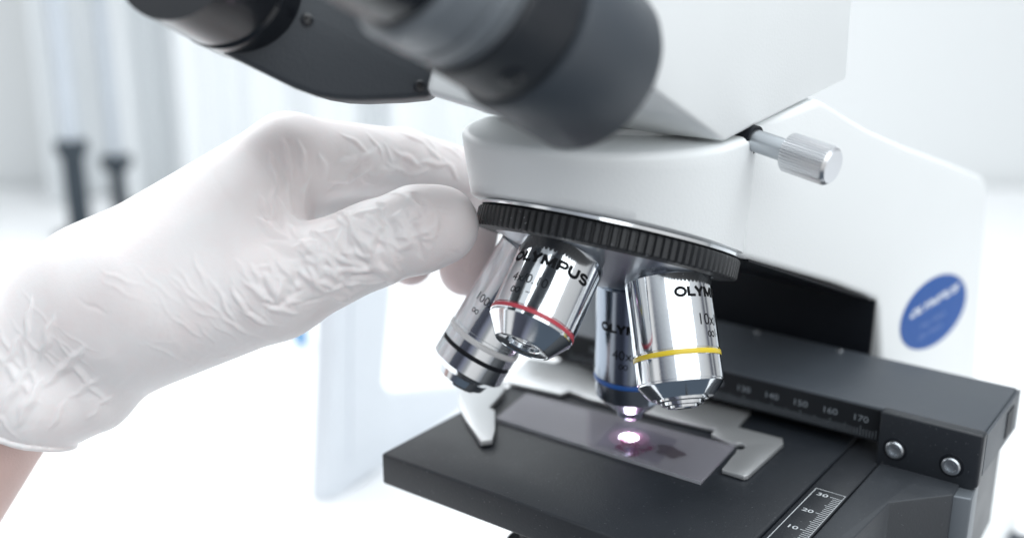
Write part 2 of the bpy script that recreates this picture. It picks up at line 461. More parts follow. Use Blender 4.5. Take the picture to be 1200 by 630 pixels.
# satin turret dome under the ring
m = MB().lathe(C, A, [(-12, 20), (-6, 34.5), (-5.2, 34.8), (-4.4, 34.3), (-.8, 23.5), (3.5, 13), (5.2, 8), (5.8, .01)], n=128)
turret = obj('turret', m, M_SATIN, MS, sharp=25)

# ---- objectives
def objective(th, label, prof, mats_rings, texts, ring_txt=None, lens_r=2.5, L=30, lens_in=1.2, chrome=M_CHROME, rot=0.0):
    S, d = nose(th)
    d, e1, e2 = frame_from(d, CAM-S)
    if np.dot(e2, RGT) < 0: e2 = -e2
    hint = e1
    body = obj('objective', MB().lathe(S, d, prof, hint, n=160), chrome, MS, sharp=18)
    body['label'] = label
    for (nm, h0, h1, r, mt) in mats_rings:
        obj(nm, MB().lathe(S, d, [(h0, r-1), (h0, r-.1), (h0+.12, r), (h1-.12, r), (h1, r-.1), (h1, r-1)], hint, n=160), mt, body, sharp=40)
    obj('front_lens', MB().lathe(S, d, [(L-lens_in-.6, lens_r*1.02), (L-lens_in-.1, lens_r*.8), (L-lens_in, lens_r*.4), (L-lens_in, .01)], hint, n=48), M_LENS, body, sharp=60)
    m = MB()
    for (geo, ang, h, r, dx) in texts:
        def fn(x, y, ang=ang, h=h, r=r):
            t_ = ang+x/r
            return S+d*(h-y)+(e1*cos(t_)+e2*sin(t_))*(r+.035)
        put(m, geo, fn, dx, 0)
    if m.v: obj('lettering', m, M_INK, body, merge=False)
    return body

BOLD = dict(bold=.028, sx=1.22)
# 4x, red band
p4 = [(-3, 8), (-.4, 10.2), (.2, 11.5), (.5, 11.9), (20.3, 11.9), (20.4, 11.6), (20.7, 11.6), (20.8, 11.9), (21.9, 11.9), (22.0, 11.75), (22.7, 11.75), (22.9, 11.5), (27.6, 8.1), (27.95, 7.8), (28.0, 7.4), (27.8, 7.1), (27.45, 4.95), (27.2, 4.7), (25.2, 4.5), (24, 4.3), (24, 3.2)]
objective(pi, 'short chrome objective with a red band', p4,
          [('red_band', 20.7, 21.85, 12.0, M_RED)],
          [(wordmark(2.95), -1.22, 8.4, 11.9, 0), (text_geo('4x/0.10', 2.55), -.95, 14.4, 11.9, 0),
           (inf_geo(1.5, 2.7), -.83, 17.6, 11.9, 0), (rect_geo(4.6, .6, 6.4, .82), -.83, 17.6, 11.9, 0)], lens_r=4.35, L=28, lens_in=2.0)
# 10x, yellow band
p10 = [(-3, 8), (-.4, 10.2), (.2, 11.5), (.5, 11.9), (20.6, 11.9), (20.7, 11.6), (21.0, 11.6), (21.1, 11.9), (22.5, 11.9), (22.6, 11.8), (28.6, 11.8), (28.7, 11.5), (29.2, 11.5), (29.4, 11.7), (33.0, 8.6), (33.1, 7.2), (33.6, 7.1), (33.9, 6.6), (33.9, 5.9), (34.7, 5.7), (34.9, 5.2), (34.9, 4.4), (35.5, 4.2), (35.6, 3.8), (35.3, 3.0), (34.6, 2.6), (34.6, 1.5)]
objective(pi/2, 'chrome objective with a yellow band', p10,
          [('yellow_band', 21.05, 22.45, 12.0, M_YEL)],
          [(wordmark(2.75), .12, 7.2, 11.9, 0), (text_geo('10x/0.25', 3.1), .66, 14.8, 11.9, 0),
           (inf_geo(1.5, 2.7), .86, 18.0, 11.9, 0), (rect_geo(3.4, .0, 3.6, 2.2), .86, 18.0, 11.9, 0), (rect_geo(4.4, .7, 6.4, .9), .86, 18.0, 11.9, 0)], lens_r=2.6, L=35.6, lens_in=1.0)
# 40x, blue band
p40 = [(-3, 8), (0, 9.5), (.1, 10), (1.6, 10), (1.8, 11.4), (2.2, 11.8), (31.2, 11.8), (31.4, 11.5), (31.8, 11.5), (33.0, 11.5), (33.2, 11.4), (38.5, 11.2), (38.8, 10.8), (42.8, 6.4), (43.3, 4.6), (45.6, 4.2), (46.2, 3.7), (46.4, 3.2), (46.3, 2.0)]
objective(0, 'chrome objective with a blue band', p40,
          [('blue_band', 31.6, 33.0, 11.9, M_BLU)],
          [(wordmark(2.75), -.95, 15.0, 11.8, 0), (text_geo('40x/0.65', 3.0), -.55, 23.2, 11.8, 0), (inf_geo(1.5, 2.7), -.35, 26.2, 11.8, 0)], lens_r=2.0, L=46.4, lens_in=.05, chrome=M_CHROME2)
# 100x, white and black bands
p100 = [(-3, 8), (0, 10.5), (.3, 11.4), (28.4, 11.4), (28.6, 11.2), (30.2, 11.2), (30.4, 11.5), (34.0, 11.5), (34.1, 11.0), (35.3, 11.0), (35.4, 11.5), (40.2, 11.5), (40.5, 11.2), (42.0, 9.3), (42.6, 8.6), (45.0, 7.8), (46.0, 6.6), (46.25, 5.5), (46.0, 2.6)]
objective(-pi/2-.10, 'tilted chrome objective with a white and a black band', p100,
          [('white_band', 29.6, 31.2, 11.65, M_WRING), ('black_band', 34.1, 35.5, 11.35, M_BLACK)],
          [(text_geo('100x/1.25', 2.6), -.80, 19.5, 11.4, 0), (inf_geo(1.3, 2.3), -.72, 23.2, 11.4, 0), (wordmark(2.75), -.25, 10.0, 11.4, 0)], lens_r=2.4, L=46.2, lens_in=.3)

# ---- nosepiece housing (white): round front that runs back into the arm
HT = 102.0
def house_loop(rad_side, zfun, flare, n=72, cy=-20.0, yback=70.0):
    pts = []
    for i in range(n+1):                                   # half circle at the front, from -x to +x
        t_ = pi+pi*i/n
        pts.append((rad_side*cos(t_), cy+rad_side*sin(t_)))
    xs = pts[-1][0]
    side = [(0, 8), (-.1, 11), (-.5, 14), (-1.2, 16.5), (-2.2, 18.4), (-3.4, 19.6), (-5, 20.2), (-6, 45)]
    pts += [(xs+a_, cy+b_) for a_, b_ in side]
    pts += [(-xs-a_, cy+b_) for a_, b_ in side[::-1]]
    return [np.array([x, y, zfun(x, y)]) for x, y in pts]
Cr = C+A*(-11.6)
def ztilt(x, y): return Cr[2]-(A[1]*(y-Cr[1]))/A[2]
loops = [house_loop(36.6, ztilt, 0), house_loop(37.4, lambda x, y: ztilt(x, y)+.5, 0)]
for k in range(1, 7):
    f_ = k/6
    loops.append(house_loop(37.4+2.3*f_, lambda x, y, f_=f_: (ztilt(x, y)+.5)*(1-f_)+(HT-2.2)*f_, 0))
for k in range(1, 6):
    t_ = k/5*pi/2
    loops.append(house_loop(39.7-2.6*(1-cos(t_)), lambda x, y, t_=t_: HT-2.2+2.2*sin(t_), 0))
obj('nosepiece_housing', MB().loft(loops), M_WHITE, MS, sharp=40)

# ---- arm: flared side face towards the camera, with the open throat above the stage
AP = np.array([36.9, -6.0, 70.0]); adir = np.array([cos(radians(83)), sin(radians(83)), 0.]); AN = np.array([adir[1], -adir[0], 0.])
def arm(px, py): return on_plane(px, py, AP, AN)
outl = [(872, 303), (874, 150), (962, 117), (972, 122), (1000, 140), (1020, 152), (1060, 170), (1120, 193), (1152, 206), (1157, 213), (1156, 240), (1143, 470), (1139, 520), (1036, 520), (1033, 400), (1031, 362), (1028, 352), (1018, 347), (980, 333)]
m = MB().prism([arm(*p) for p in outl], (-48, 5, 0))
obj('arm', m, M_WHITE, MS, bevel=2.2, seg=4)
# black throat plate on the front of the column
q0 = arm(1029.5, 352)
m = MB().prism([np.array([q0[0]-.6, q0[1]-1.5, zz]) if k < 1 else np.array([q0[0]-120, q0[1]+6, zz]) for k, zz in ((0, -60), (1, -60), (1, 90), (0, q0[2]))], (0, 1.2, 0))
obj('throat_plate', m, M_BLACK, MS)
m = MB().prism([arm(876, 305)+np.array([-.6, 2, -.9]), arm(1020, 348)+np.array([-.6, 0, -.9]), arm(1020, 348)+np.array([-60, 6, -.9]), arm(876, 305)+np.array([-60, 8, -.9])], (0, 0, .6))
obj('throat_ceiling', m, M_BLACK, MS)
# round blue sticker
lc = np.array([1093.0, 365.0])
mj = np.array([.60, -.80]); mn = np.array([.80, .60])          # image directions of its long and short axes
def lg(u, v, off=0.0):
    q = lc+mj*u*50.5+mn*v*30.0
    return arm(q[0], q[1])+AN*off
sgn = 1 if np.dot(AN, CAM-AP) > 0 else -1
m = MB(); circ = [lg(cos(2*pi*i/64), sin(2*pi*i/64), .05*sgn) for i in range(64)]
m.prism(circ, AN*.18*sgn)
sticker = obj('sticker', m, M_LOGO, MS)
def lgpx(px, py): return arm(px, py)+AN*.30*sgn
m = MB(); g = wordmark(1.0); W = g[0][:, 0].max()
tx = np.array([.855, -.52]); ty = np.array([.36, -.93])
put(m, g, lambda x, y: lgpx(*(np.array([1064.5, 374.5])+tx*(x/W*66)+ty*y*11.5)))
obj('lettering', m, M_LOGOT, sticker, merge=False)
m = MB()
for k, (s, w_, off) in enumerate((('Your Vision,', 36, 0), ('Our Future', 32, 12.5))):
    g = text_geo(s, 1.0, bold=.01); W2 = g[0][:, 0].max()
    put(m, g, lambda x, y: lgpx(*(np.array([1076.0, 386.5])+np.array([-.1, 1.0])*off+tx*(x/W2*w_)+ty*y*7.5)))
obj('lettering', m, M_LOGOT2, sticker, merge=False)

# ---- head: white block that carries the eyepieces
XH = 39.3
def hd(px, py): return on(px, py, 'x', XH)
V_ = hd(850, 166); R_ = hd(991, 92); L_ = hd(770, 108)
y0 = L_[1]
poly = [V_, hd(992, 93), np.array([XH, R_[1]-2, 175.]), np.array([XH, -72., 175.]), np.array([XH, -66., 134.]), L_]
m = MB().prism(poly, (-78, 0, 0))
head = obj('head', m, M_WHITE, MS, bevel=1.2, seg=3)
# round dovetail below the head and its dark gap
m = MB().lathe((0, 0, HT-.5), (0, 0, 1), [(0, .01), (0, 31), (1.6, 31), (2.0, 30.6), (2.0, .01)], n=128)
obj('dovetail_seat', m, M_WHITE, MS)
m = MB().lathe((0, 0, HT+1.4), (0, 0, 1), [(0, .01), (0, 29.2), (1.1, 29.2), (1.1, .01)], n=128)
obj('dovetail_gap', m, M_SEAM, MS)
m = MB().lathe((0, 0, HT+2.4), (0, 0, 1), [(0, .01), (0, 30), (.4, 30.6), (9, 30.6), (9, .01)], n=128)
obj('dovetail_collar', m, M_WHITE, MS)

# ---- clamp screw
k0 = on(880, 163, 'x', 38.6); kd = unit((.96, -.14, -.16))
kroot = obj('clamp_screw', MB().lathe(k0-kd*6, kd, [(0, .01), (0, 3.0), (18.4, 3.0), (18.4, .01)], n=48), M_STEEL, MS)
obj('screw_socket', MB().lathe(k0-kd*3, kd, [(0, .01), (0, 3.9), (4.2, 3.9), (4.2, 3.1)], n=48), M_BLACK, kroot)
m = MB(); NK = 40
dk, f1, f2 = frame_from(kd, (0, 0, 1))
loops = []
for h, r, kn in ((11.4, 4.4, 0), (11.7, 4.9, 0), (12.1, 5.25, 1), (23.6, 5.25, 1), (24.1, 5.0, 0), (24.9, 4.3, 0), (24.9, .02, 0)):
    L = []
    for k in range(NK):
        for fr, dp in ((0, -.50), (.18, -.50), (.5, 0), (.68, 0)):
            t_ = 2*pi*(k+fr)/NK
            L.append(k0+dk*h+(f1*cos(t_)+f2*sin(t_))*(r+(dp if kn else 0)))
    loops.append(L)
m.loft(loops, cap=True)
obj('knurled_knob', m, M_KNURL, kroot, sharp=24)

# ---- binocular: near eyepiece tube
def tube(name, A0, A1, prof, mt, parent, n=96, sharp=30):
    d = unit(A1-A0)
    return obj(name, MB().lathe(A0, d, prof, (0.1, 0.2, 1), n=n), mt, parent, sharp=sharp)
T0 = at(699, 86, 236); T1 = at(420, -102, 190)
drum = tube('eyepiece_tube', T0, T1, [(-1, .01), (-1, 12), (-.6, 15.2), (.4, 17.4), (2.2, 18.4), (23.5, 18.4), (24.3, 18.0), (24.6, 16.8), (24.6, 10)], M_TUBE, MS)
tube('neck_ring', T0, T1, [(24.4, 10), (24.4, 16.6), (25.6, 16.6), (25.8, 17.2), (37.5, 17.2), (38.2, 16.5), (38.2, 10)], M_BLACKP, drum)
tube('dioptre_ring', T0, T1, [(38.1, 10), (38.1, 15.8), (39, 16.4), (40.0, 16.6), (40.4, 15.8), (41, 15.8), (41.4, 16.8), (44, 17.0), (44.6, 16.2), (45.6, 16.2), (46.2, 17.1), (53, 17.3), (54, 16.4), (54, 9)], M_GREYTUBE, drum)
tube('eyepiece', T0, T1, [(53.9, 9), (53.9, 15), (60, 15.5), (78, 15.5), (80, 14), (80, .01)], M_GLOSSB, drum)
dT, g1, g2 = frame_from(T1-T0, CAM-T0)
if np.dot(g2, RGT) < 0: g2 = -g2
def on_tube(h, ang, r): return T0+dT*h+(g1*cos(ang)+g2*sin(ang))*r
# screw on the neck ring
def set_screw(P, nrm, r, parent):
    n_ = unit(nrm)
    obj('set_screw', MB().lathe(np.array(P)-n_*1.0, n_, [(0, .01), (0, r), (1.2, r), (1.35, r*.8), (1.35, r*.45), (.6, r*.4), (.6, .01)], n=32), M_GLOSSB, parent)
sp = at(597, 86, 205)
best = None
for i in range(-60, 61):
    aa = i*pi/60
    P_ = on_tube(30.5, aa, 17.2); q_ = P_-CAM; z_ = np.dot(q_, FWD); u_ = 600+CF*np.dot(q_, RGT)/z_; v_ = 315-CF*np.dot(q_, UPV)/z_
    e_ = (v_-84)**2+(u_-597)**2
    if cos(aa) > 0 and (best is None or e_ < best[0]): best = (e_, aa)
aa = best[1]
set_screw(on_tube(30.5, aa, 17.2), g1*cos(aa)+g2*sin(aa), 2.3, drum)
# far prism housing and its eyepiece
D2 = 268
pts = [(512, 98), (512, 106), (500, 113), (470, 116), (420, 118), (395, 117), (370, 113), (345, 104), (320, 92), (255, 60), (215, 28), (240, -60), (560, -60)]
pn = unit(-FWD+UPV*-.12+RGT*.05)
P0 = at(420, 100, D2)
ph_poly = [on_plane(px, py, P0, pn) for px, py in pts]
pr = obj('prism_housing', MB().prism(ph_poly, -pn*34), M_TUBE2, MS, bevel=1.6, seg=3)
for (sx_, sy_) in ((360, 23), (492, 101)):
    P_ = on_plane(sx_, sy_, P0, pn)
    set_screw(P_+pn*.4, pn, 1.5, pr)
Q0 = at(318, 10, 283); Q1 = at(120, -118, 222)
ep = tube('eyepiece_tube', Q0, Q1, [(-4, .01), (-4, 15.5), (3, 15.8), (3.4, 15.2), (4.6, 15.2), (5, 16.2), (8, 16.4), (8.4, 15.6), (9.6, 15.6), (10, 16.8), (20, 17.0), (21, 16.2), (22, 16.2), (22.5, 16.8), (40, 16.8), (40, .01)], M_GLOSSB, MS)
# white shoulder between prism housing and head
m = MB().prism([at(500, 108, 262), at(640, 150, 256), at(700, 150, 258), at(700, 20, 258), at(520, 20, 262)], -pn*20)
obj('binocular_bridge', m, M_WHITE, MS, bevel=1.5)

# ---- stage
YF, XL = -55.6, -56.0
GX0, GX1 = 58.6, 58.9+.5
stage = obj('stage', MB().box((XL, YF, -10.4), (GX0, 92, 0)), M_STAGE, MS, bevel=.9)
st2 = on(1022, 553, 'z', 0)
SX1 = on(1010, 562, 'z', 0)[0]
obj('scale_strip', MB().box((GX0+.55, YF-.1, -9.9), (SX1, 92, -.35)), M_STAGE2, MS, bevel=.35)
ca = on(1042, 588, 'z', 0); cb = on(1117, 579, 'z', 0); cc = on(990, 640, 'z', 0)
m = MB().prism([(SX1+.6, YF-8, 0), cc, ca, cb, (cb[0]-2, 92, 0), (SX1+.6, 92, 0)], (0, 0, -42))
obj('stage_bracket', m, M_BRKT, MS, bevel=.5)
pq = on(1141, 572, 'y', cb[1]+2.0)
m = MB().prism([(cb[0]-.5, cb[1]+.8, -.8), (pq[0], cb[1]+2.0, -.8), (pq[0]-1.5, cb[1]+16, -.8), (cb[0]-.5, cb[1]+16, -.8)], (0, 0, -60))
obj('carriage_post', m, mat('grey_alloy', (.16, .18, .20), .45, metal=.4), MS, bevel=.6)
# condenser and stage-drive knob under the stage
obj('condenser', MB().lathe((0, 0, -11), (0, 0, -1), [(0, .01), (0, 20), (4, 22), (26, 22), (30, 16), (40, 16), (40, .01)], n=64), M_BLACKP, MS)
kx = on(628, 668, 'y', -40)
obj('stage_knob', MB().lathe((kx[0], -40, -9), (0, 0, -1), [(0, .01), (0, 5), (12, 5), (12.4, 9), (26, 9), (27, 8), (27, .01)], n=48), M_BLACKP, MS)
fk = on(1180, 648, 'x', 78)
obj('focus_knob', MB().lathe(fk+np.array([-22, 0, 0]), (1, 0, 0), [(0, .01), (0, 17), (1, 18), (18, 18), (19, 17), (19, 11), (33, 10.5), (34, 9.5), (34, .01)], n=80), M_LEDGE, MS)
# column and foot of the stand
obj('base', MB().box((-78, -70, ZB+.5), (78, 240, ZB+34)), M_WHITE, MS, bevel=7, seg=4)
obj('column', MB().box((-38, 112, ZB+33), (24, 200, 20)), M_WHITE, MS, bevel=3)

# x-y scales
def flat(z, x0, y0, mirror=False):
    return lambda x, y: np.array([x0+x, y0+y, z])
zt = -.35+.03
m = MB()
# frame lines of the scale strip
y30 = on(975, 588, 'z', zt)
x_r = SX1-.55
x_l = GX0+2.0
# positions of the numerals, read off the photograph: 30, 20, 10
yt = [on(979, 578, 'z', zt)[1]]
ty30 = on(983, 585, 'z', zt)[1]; ty20 = on(965, 603, 'z', zt)[1]; ty10 = on(946, 622, 'z', zt)[1]
st = (ty30-ty10)/20.0
for k in range(-20, 31):
    y_ = ty10+(k-10)*st
    w_ = 3.4 if k % 10 == 0 else (2.9 if k % 5 == 0 else 2.3)
    put(m, rect_geo(x_r-w_, y_-.13, x_r, y_+.13), flat(zt, 0, 0))
for val in (30, 20, 10, 0, -10):
    y_ = ty10+(val-10)*st
    g = text_geo(str(abs(val)), 1.75, bold=.012, sx=1.35); w_ = g[0][:, 0].max()
    put(m, g, flat(zt, x_r-4.0-w_, y_-.85))
put(m, rect_geo(x_l-.12, YF+4, x_l+.12, ty30+3.0), flat(zt, 0, 0))
put(m, rect_geo(x_l+.12, ty30+2.78, x_r+.15, ty30+3.0), flat(zt, 0, 0))
put(m, rect_geo(x_r, YF+4, x_r+.15, ty30+2.78), flat(zt, 0, 0))
obj('scale_lettering', m, M_WINK, MS, merge=False)

# ---- mechanical stage ledge with the long scale
YS, ZT, ZL = 34.0, 15.7, 4.2
XR = 97.5
ledge = obj('slide_carriage', MB().prism([(-66, YS, ZL), (XR, YS, ZL), (XR, 75, ZL), (-66, 78.5, ZL)], (0, 0, ZT-ZL)), M_LEDGE, MS, bevel=.8)
xs0 = on(700, 430, 'y', YS)[0]
xs1 = on(1031, 500, 'y', YS)[0]
obj('scale_plate', MB().box((-60, YS-.45, ZL+.2), (xs1, YS-.02, ZT-.9)), M_PLATE, ledge, bevel=.1, seg=1)
m = MB()
fx = lambda x, y: np.array([x, YS-.50, y])
px140 = on(905.5, 463, 'y', YS)[0]; px170 = on(1010, 490, 'y', YS)[0]
stx = (px170-px140)/30
for v in range(60, 178):
    x_ = px140+(v-140)*stx
    h_ = 3.3 if v % 10 == 0 else (2.9 if v % 5 == 0 else 2.4)
    put(m, rect_geo(x_-.09, ZL+.9, x_+.09, ZL+.9+h_), fx)
for v in range(70, 180, 10):
    g = text_geo(str(v), 2.0, bold=.006, sx=1.2); w_ = g[0][:, 0].max()
    x_ = px140+(v-140)*stx
    put(m, g, fx, x_-w_/2, ZL+5.6)
obj('scale_lettering', m, M_WINK2, ledge, merge=False)
for k, (px, py) in enumerate(((888, 389), (984, 411))):
    P_ = on(px, py, 'z', ZT)
    obj('pin', MB().lathe(P_-np.array([0, 0, .5]), (0, 0, 1), [(0, .01), (0, 1.3), (.8, 1.2), (1.2, .7), (1.3, .01)], n=24), M_STEEL, ledge)
# end block with two screws
YB = 29.0
bl = [on(1030, 500, 'y', YB), on(1036, 493, 'y', YB)]
def bk(px, py): return on(px, py, 'y', YB)
fl, fr_ = bk(1030, 498), bk(1148, 520)
bb, bc = bk(1026, 549), bk(1124, 576)
m = MB().prism([np.array([fl[0], YB, ZT+1.0]), np.array([XR+1.0, YB, ZT+1.0]), np.array([XR+1.0, YB, bc[2]+2.5]), np.array([XR-2.5, YB, bc[2]]), np.array([fl[0], YB, bb[2]])], (0, YS-YB-.6, 0))
block = obj('end_block', m, M_BLACKP, MS, bevel=.8)
m = MB().box((XR-26, YS+.2, -14), (XR+.8, 74, ZL+1))
obj('end_carriage', MB().prism([(XR+.2, YS-.5, ZT-.2), (XR+1.0, YS-.5, ZT-.2), (XR+1.0, 74, ZT-.2), (XR+.2, 74, ZT-.2)], (0, 0, -13)), M_LEDGE, ledge)
obj('side_slot', MB().box((XR+.9, 58, 4.8), (XR+1.3, 66, 13.2)), M_BLACK, ledge)
for (px, py) in ((1049, 526), (1115, 545)):
    P_ = bk(px, py)
    s_ = obj('cap_screw', MB().lathe(P_+np.array([0, .3, 0]), (0, -1, 0), [(0, .01), (0, 2.7), (1.2, 2.7), (1.6, 2.3), (1.6, 1.75), (.5, 1.6), (.5, .75), (1.2, .6), (1.25, .01)], n=48), M_STEEL, block)
    obj('screw_recess', MB().lathe(P_+np.array([0, -.02, 0]), (0, -1, 0), [(0, 2.7), (.1, 2.8), (.1, 3.5), (0, 3.6)], n=48), M_BLACK, s_)

# slide holder: back bar with fixed finger, and the sprung finger
ZC = 1.9
def sp_(px, py, z=ZC): return on(px, py, 'z', z)
hole = []
ctr = (867.5, 521.5)
out = [(592, 446), (619, 419), (694, 430), (880, 480.5), (864, 499.5), (917, 513), (918, 519), (877, 556), (872, 557), (846, 549), (858, 534), (862, 530)]
for i in range(8):
    t_ = radians(130-i*38)
    out.append((867.5+6.2*cos(t_), 522+4.2*sin(t_)))
out += [(858, 518), (834, 508), (838, 502), (690, 466), (667, 457), (657, 461)]
holder = obj('slide_holder', MB().prism([sp_(*p) for p in out], (0, 0, -1.5)), M_CLIP, MS, bevel=.25, seg=2)
out = [(537, 456), (592, 446), (590, 458), (573, 477), (580, 480), (580, 503), (577, 514), (563, 516), (545, 489), (538, 472)]
obj('spring_finger', MB().prism([sp_(x_, y_, 2.6) for x_, y_ in out], (0, 0, -1.9)), M_CLIP, MS, bevel=.3, seg=2)

# lamp opening in the stage
sc = on(737, 512, 'z', .1)
obj('aperture_glow_ring', MB().lathe((sc[0], sc[1], 0.03), (0, 0, 1), [(0, 6.5), (.02, 6.5), (.02, 3.2), (0, 3.2)], n=64), emit('scattered_lamp_light', (1.0, .34, .62), .16), MS)  # pink halo of the lamp painted as a faintly glowing ring
obj('condenser_lens', MB().lathe((sc[0], sc[1], .06), (0, 0, 1), [(0, 3.1), (.25, 2.6), (.42, 1.6), (.48, .01)], n=48), M_LAMP, MS)
ld = bpy.data.lights.new('condenser_lamp', 'SPOT'); ld.energy = .10; ld.color = (1, .88, .97); ld.spot_size = radians(70); ld.spot_blend = .6; ld.shadow_soft_size = .0015
lo = bpy.data.objects.new('condenser_lamp', ld); scene.collection.objects.link(lo)
lo.location = Vector((sc[0], sc[1], .75))*MM; lo.rotation_euler = (pi, 0, 0)

# ---- glass slide (rests on the stage)
c1, c2, c3, c4 = on(581, 489, 'z', 1.25), on(821.5, 564, 'z', 1.25), on(861.5, 521.5, 'z', 1.25), on(617, 459.5, 'z', 1.25)
sroot = thing('glass_slide', 'clear glass slide with a pink stained specimen on the black stage', 'slide', (c1+c2+c3+c4)/4-np.array([0, 0, 1.1]))
obj('glass_plate', MB().prism([c1, c2, c3, c4], (0, 0, -1.05)), M_GLASS, sroot, bevel=.12, seg=1)
obj('ground_edge', MB().prism([c1+unit(c1-c4)*.14, c2+unit(c1-c4)*.14, c2+unit(c1-c4)*.03, c1+unit(c1-c4)*.03], (0, 0, -1.0)), mat('frosted_glass_edge', (.30, .31, .34), .4, vary=.5, vscale=120), sroot)
ex = unit(c2-c1); ey = unit(c4-c1)
def sl(u, v, z=0): return c1+(c2-c1)*u+(c4-c1)*v+np.array([0, 0, z])
obj('cover_glass', MB().prism([sl(.50, .1, .03), sl(.80, .1, .03), sl(.80, .9, .03), sl(.50, .9, .03)], (0, 0, .16)), M_COVER, sroot)
M_SPEC = bpy.data.materials.new('stained_tissue'); M_SPEC.use_nodes = True
nt = M_SPEC.node_tree; N, L_n = nt.nodes, nt.links; N.remove(N['Principled BSDF'])
tr = N.new('ShaderNodeBsdfTransparent'); tr.inputs[0].default_value = (.62, .40, .52, 1)
tl = N.new('ShaderNodeBsdfTranslucent'); tl.inputs[0].default_value = (.85, .42, .62, 1)
ms = N.new('ShaderNodeMixShader'); ms.inputs[0].default_value = .40
L_n.new(tr.outputs[0], ms.inputs[1]); L_n.new(tl.outputs[0], ms.inputs[2])
tr2 = N.new('ShaderNodeBsdfTransparent'); ms2 = N.new('ShaderNodeMixShader')
ns = N.new('ShaderNodeTexNoise'); ns.inputs['Scale'].default_value = 420; ns.inputs['Detail'].default_value = 6
tcn = N.new('ShaderNodeTexCoord'); L_n.new(tcn.outputs['Object'], ns.inputs['Vector'])
mr_ = N.new('ShaderNodeMapRange'); mr_.inputs[1].default_value = .40; mr_.inputs[2].default_value = .62; mr_.inputs[3].default_value = .15
L_n.new(ns.outputs[0], mr_.inputs[0]); L_n.new(mr_.outputs[0], ms2.inputs[0]); L_n.new(tr2.outputs[0], ms2.inputs[1]); L_n.new(ms.outputs[0], ms2.inputs[2])
L_n.new(ms2.outputs[0], N['Material Output'].inputs[0])
random.seed(3)
def blob(u0, v0, ru, rv, n=40):
    return [sl(u0+ru*cos(2*pi*i/n)*(1+.22*sin(3*2*pi*i/n+1)+.12*sin(7*2*pi*i/n)), v0+rv*sin(2*pi*i/n)*(1+.2*sin(2*2*pi*i/n+2)+.1*sin(5*2*pi*i/n)), -.01) for i in range(n)]
M_SPEC2 = mat('dark_tissue', (.10, .06, .09), .6, vary=.4, vscale=400)
obj('specimen', MB().prism(blob(.645, .42, .075, .36), (0, 0, .03)), M_SPEC, sroot)
obj('specimen', MB().prism(blob(.80, .52, .06, .18), (0, 0, .03)), thin_glass('grey_tissue', (.55, .50, .55), 1.4, .2, (.2, .18, .2), .35), sroot)

# ================================================================== PERSON: gloved left hand turning the nosepiece
def pc(px, py, d):               # photograph column/row + depth -> local hand space (right, up, depth)
    return np.array([(px-600)/CF*d, (315-py)/CF*d, d])
def cone(P, a, b, ra, rb):
    ab = b-a; t = np.clip(((P-a)@ab)/np.dot(ab, ab), 0, 1)
    return np.linalg.norm(P-a-t[:, None]*ab, axis=1)-(ra+(rb-ra)*t)
def smin(a, b, k):
    h = np.clip(.5+.5*(b-a)/k, 0, 1)
    return b*(1-h)+a*h-k*h*(1-h)
def chain(P, pts, k=2.5):
    d = None
    for (a, ra), (b, rb) in zip(pts[:-1], pts[1:]):
        e = cone(P, a, b, ra, rb); d = e if d is None else smin(d, e, k)
    return d
WR = pc(110, 345, 322)
MI, MM_, MR, ML = pc(338, 184, 318), pc(333, 192, 337), pc(318, 208, 354), pc(298, 228, 369)
F_IDX = [(MI, 12), (pc(470, 189, 338), 10.0), (pc(562, 214, 352), 9.2), (pc(545, 316, 347), 8.2)]
F_MID = [(MM_, 12), (pc(455, 222, 364), 10), (pc(508, 262, 374), 8.8), (pc(481, 309, 369), 7.4)]
F_RNG = [(MR, 11.5), (pc(428, 252, 380), 9.6), (pc(446, 296, 386), 8.4), (pc(408, 308, 376), 7.2)]
F_LIT = [(ML, 10.5), (pc(385, 282, 393), 8.4), (pc(398, 318, 394), 7.2), (pc(372, 326, 386), 6.4)]
T_MCP, T_IP, T_TIP = pc(322, 335, 304), pc(438, 286, 301), pc(514, 264, 303)
def hand_sdf(P, sleeve=True):
    pal = cone(P, pc(112, 334, 318), MI, 16.5, 12.5)
    pal = smin(pal, cone(P, pc(115, 350, 330), MM_, 17, 13), 9)
    pal = smin(pal, cone(P, pc(118, 362, 340), MR, 16.5, 12.5), 9)
    pal = smin(pal, cone(P, pc(122, 372, 346), ML, 15, 11.5), 9)
    th = smin(cone(P, pc(165, 388, 312), T_MCP, 17, 14.6), cone(P, T_MCP, T_IP, 14.2, 11.4), 4)
    th = smin(th, cone(P, T_IP, pc(488, 268, 302), 11.3, 11.7), 3)
    th = smin(th, cone(P, pc(490, 270, 302), T_TIP, 11.7, 11.1), 3)
    d = smin(pal, th, 7)
    d = smin(d, cone(P, pc(175, 338, 308), pc(292, 258, 311), 17.5, 14.0), 9)
    # skin between thumb and index finger
    d = smin(d, cone(P, pc(300, 290, 310), pc(330, 225, 322), 10, 9), 8)
    d = smin(d, cone(P, pc(335, 232, 326), pc(425, 226, 340), 8.5, 6.0), 6)
    for F in (F_IDX, F_MID, F_RNG, F_LIT):
        d = smin(d, chain(P, F, 2.0), 3.0 if F is not F_IDX else 3.5)
    if sleeve:
        sl_ = cone(P, pc(125, 362, 322), pc(15, 415, 328), 23.5, 23.0)
        sl_ = smin(sl_, cone(P, pc(15, 415, 328), pc(-110, 480, 334), 23.0, 25), 8)
        d = smin(d, sl_, 9)
        # loose, bunched cuff
        d = smin(d, cone(P, pc(112, 468, 315), pc(52, 478, 316), 9.5, 11), 11)
        d = smin(d, cone(P, pc(52, 474, 317), pc(-20, 465, 318), 11, 13), 10)
    return d
FA0, FA1 = pc(12, 440, 326), pc(-190, 735, 340)
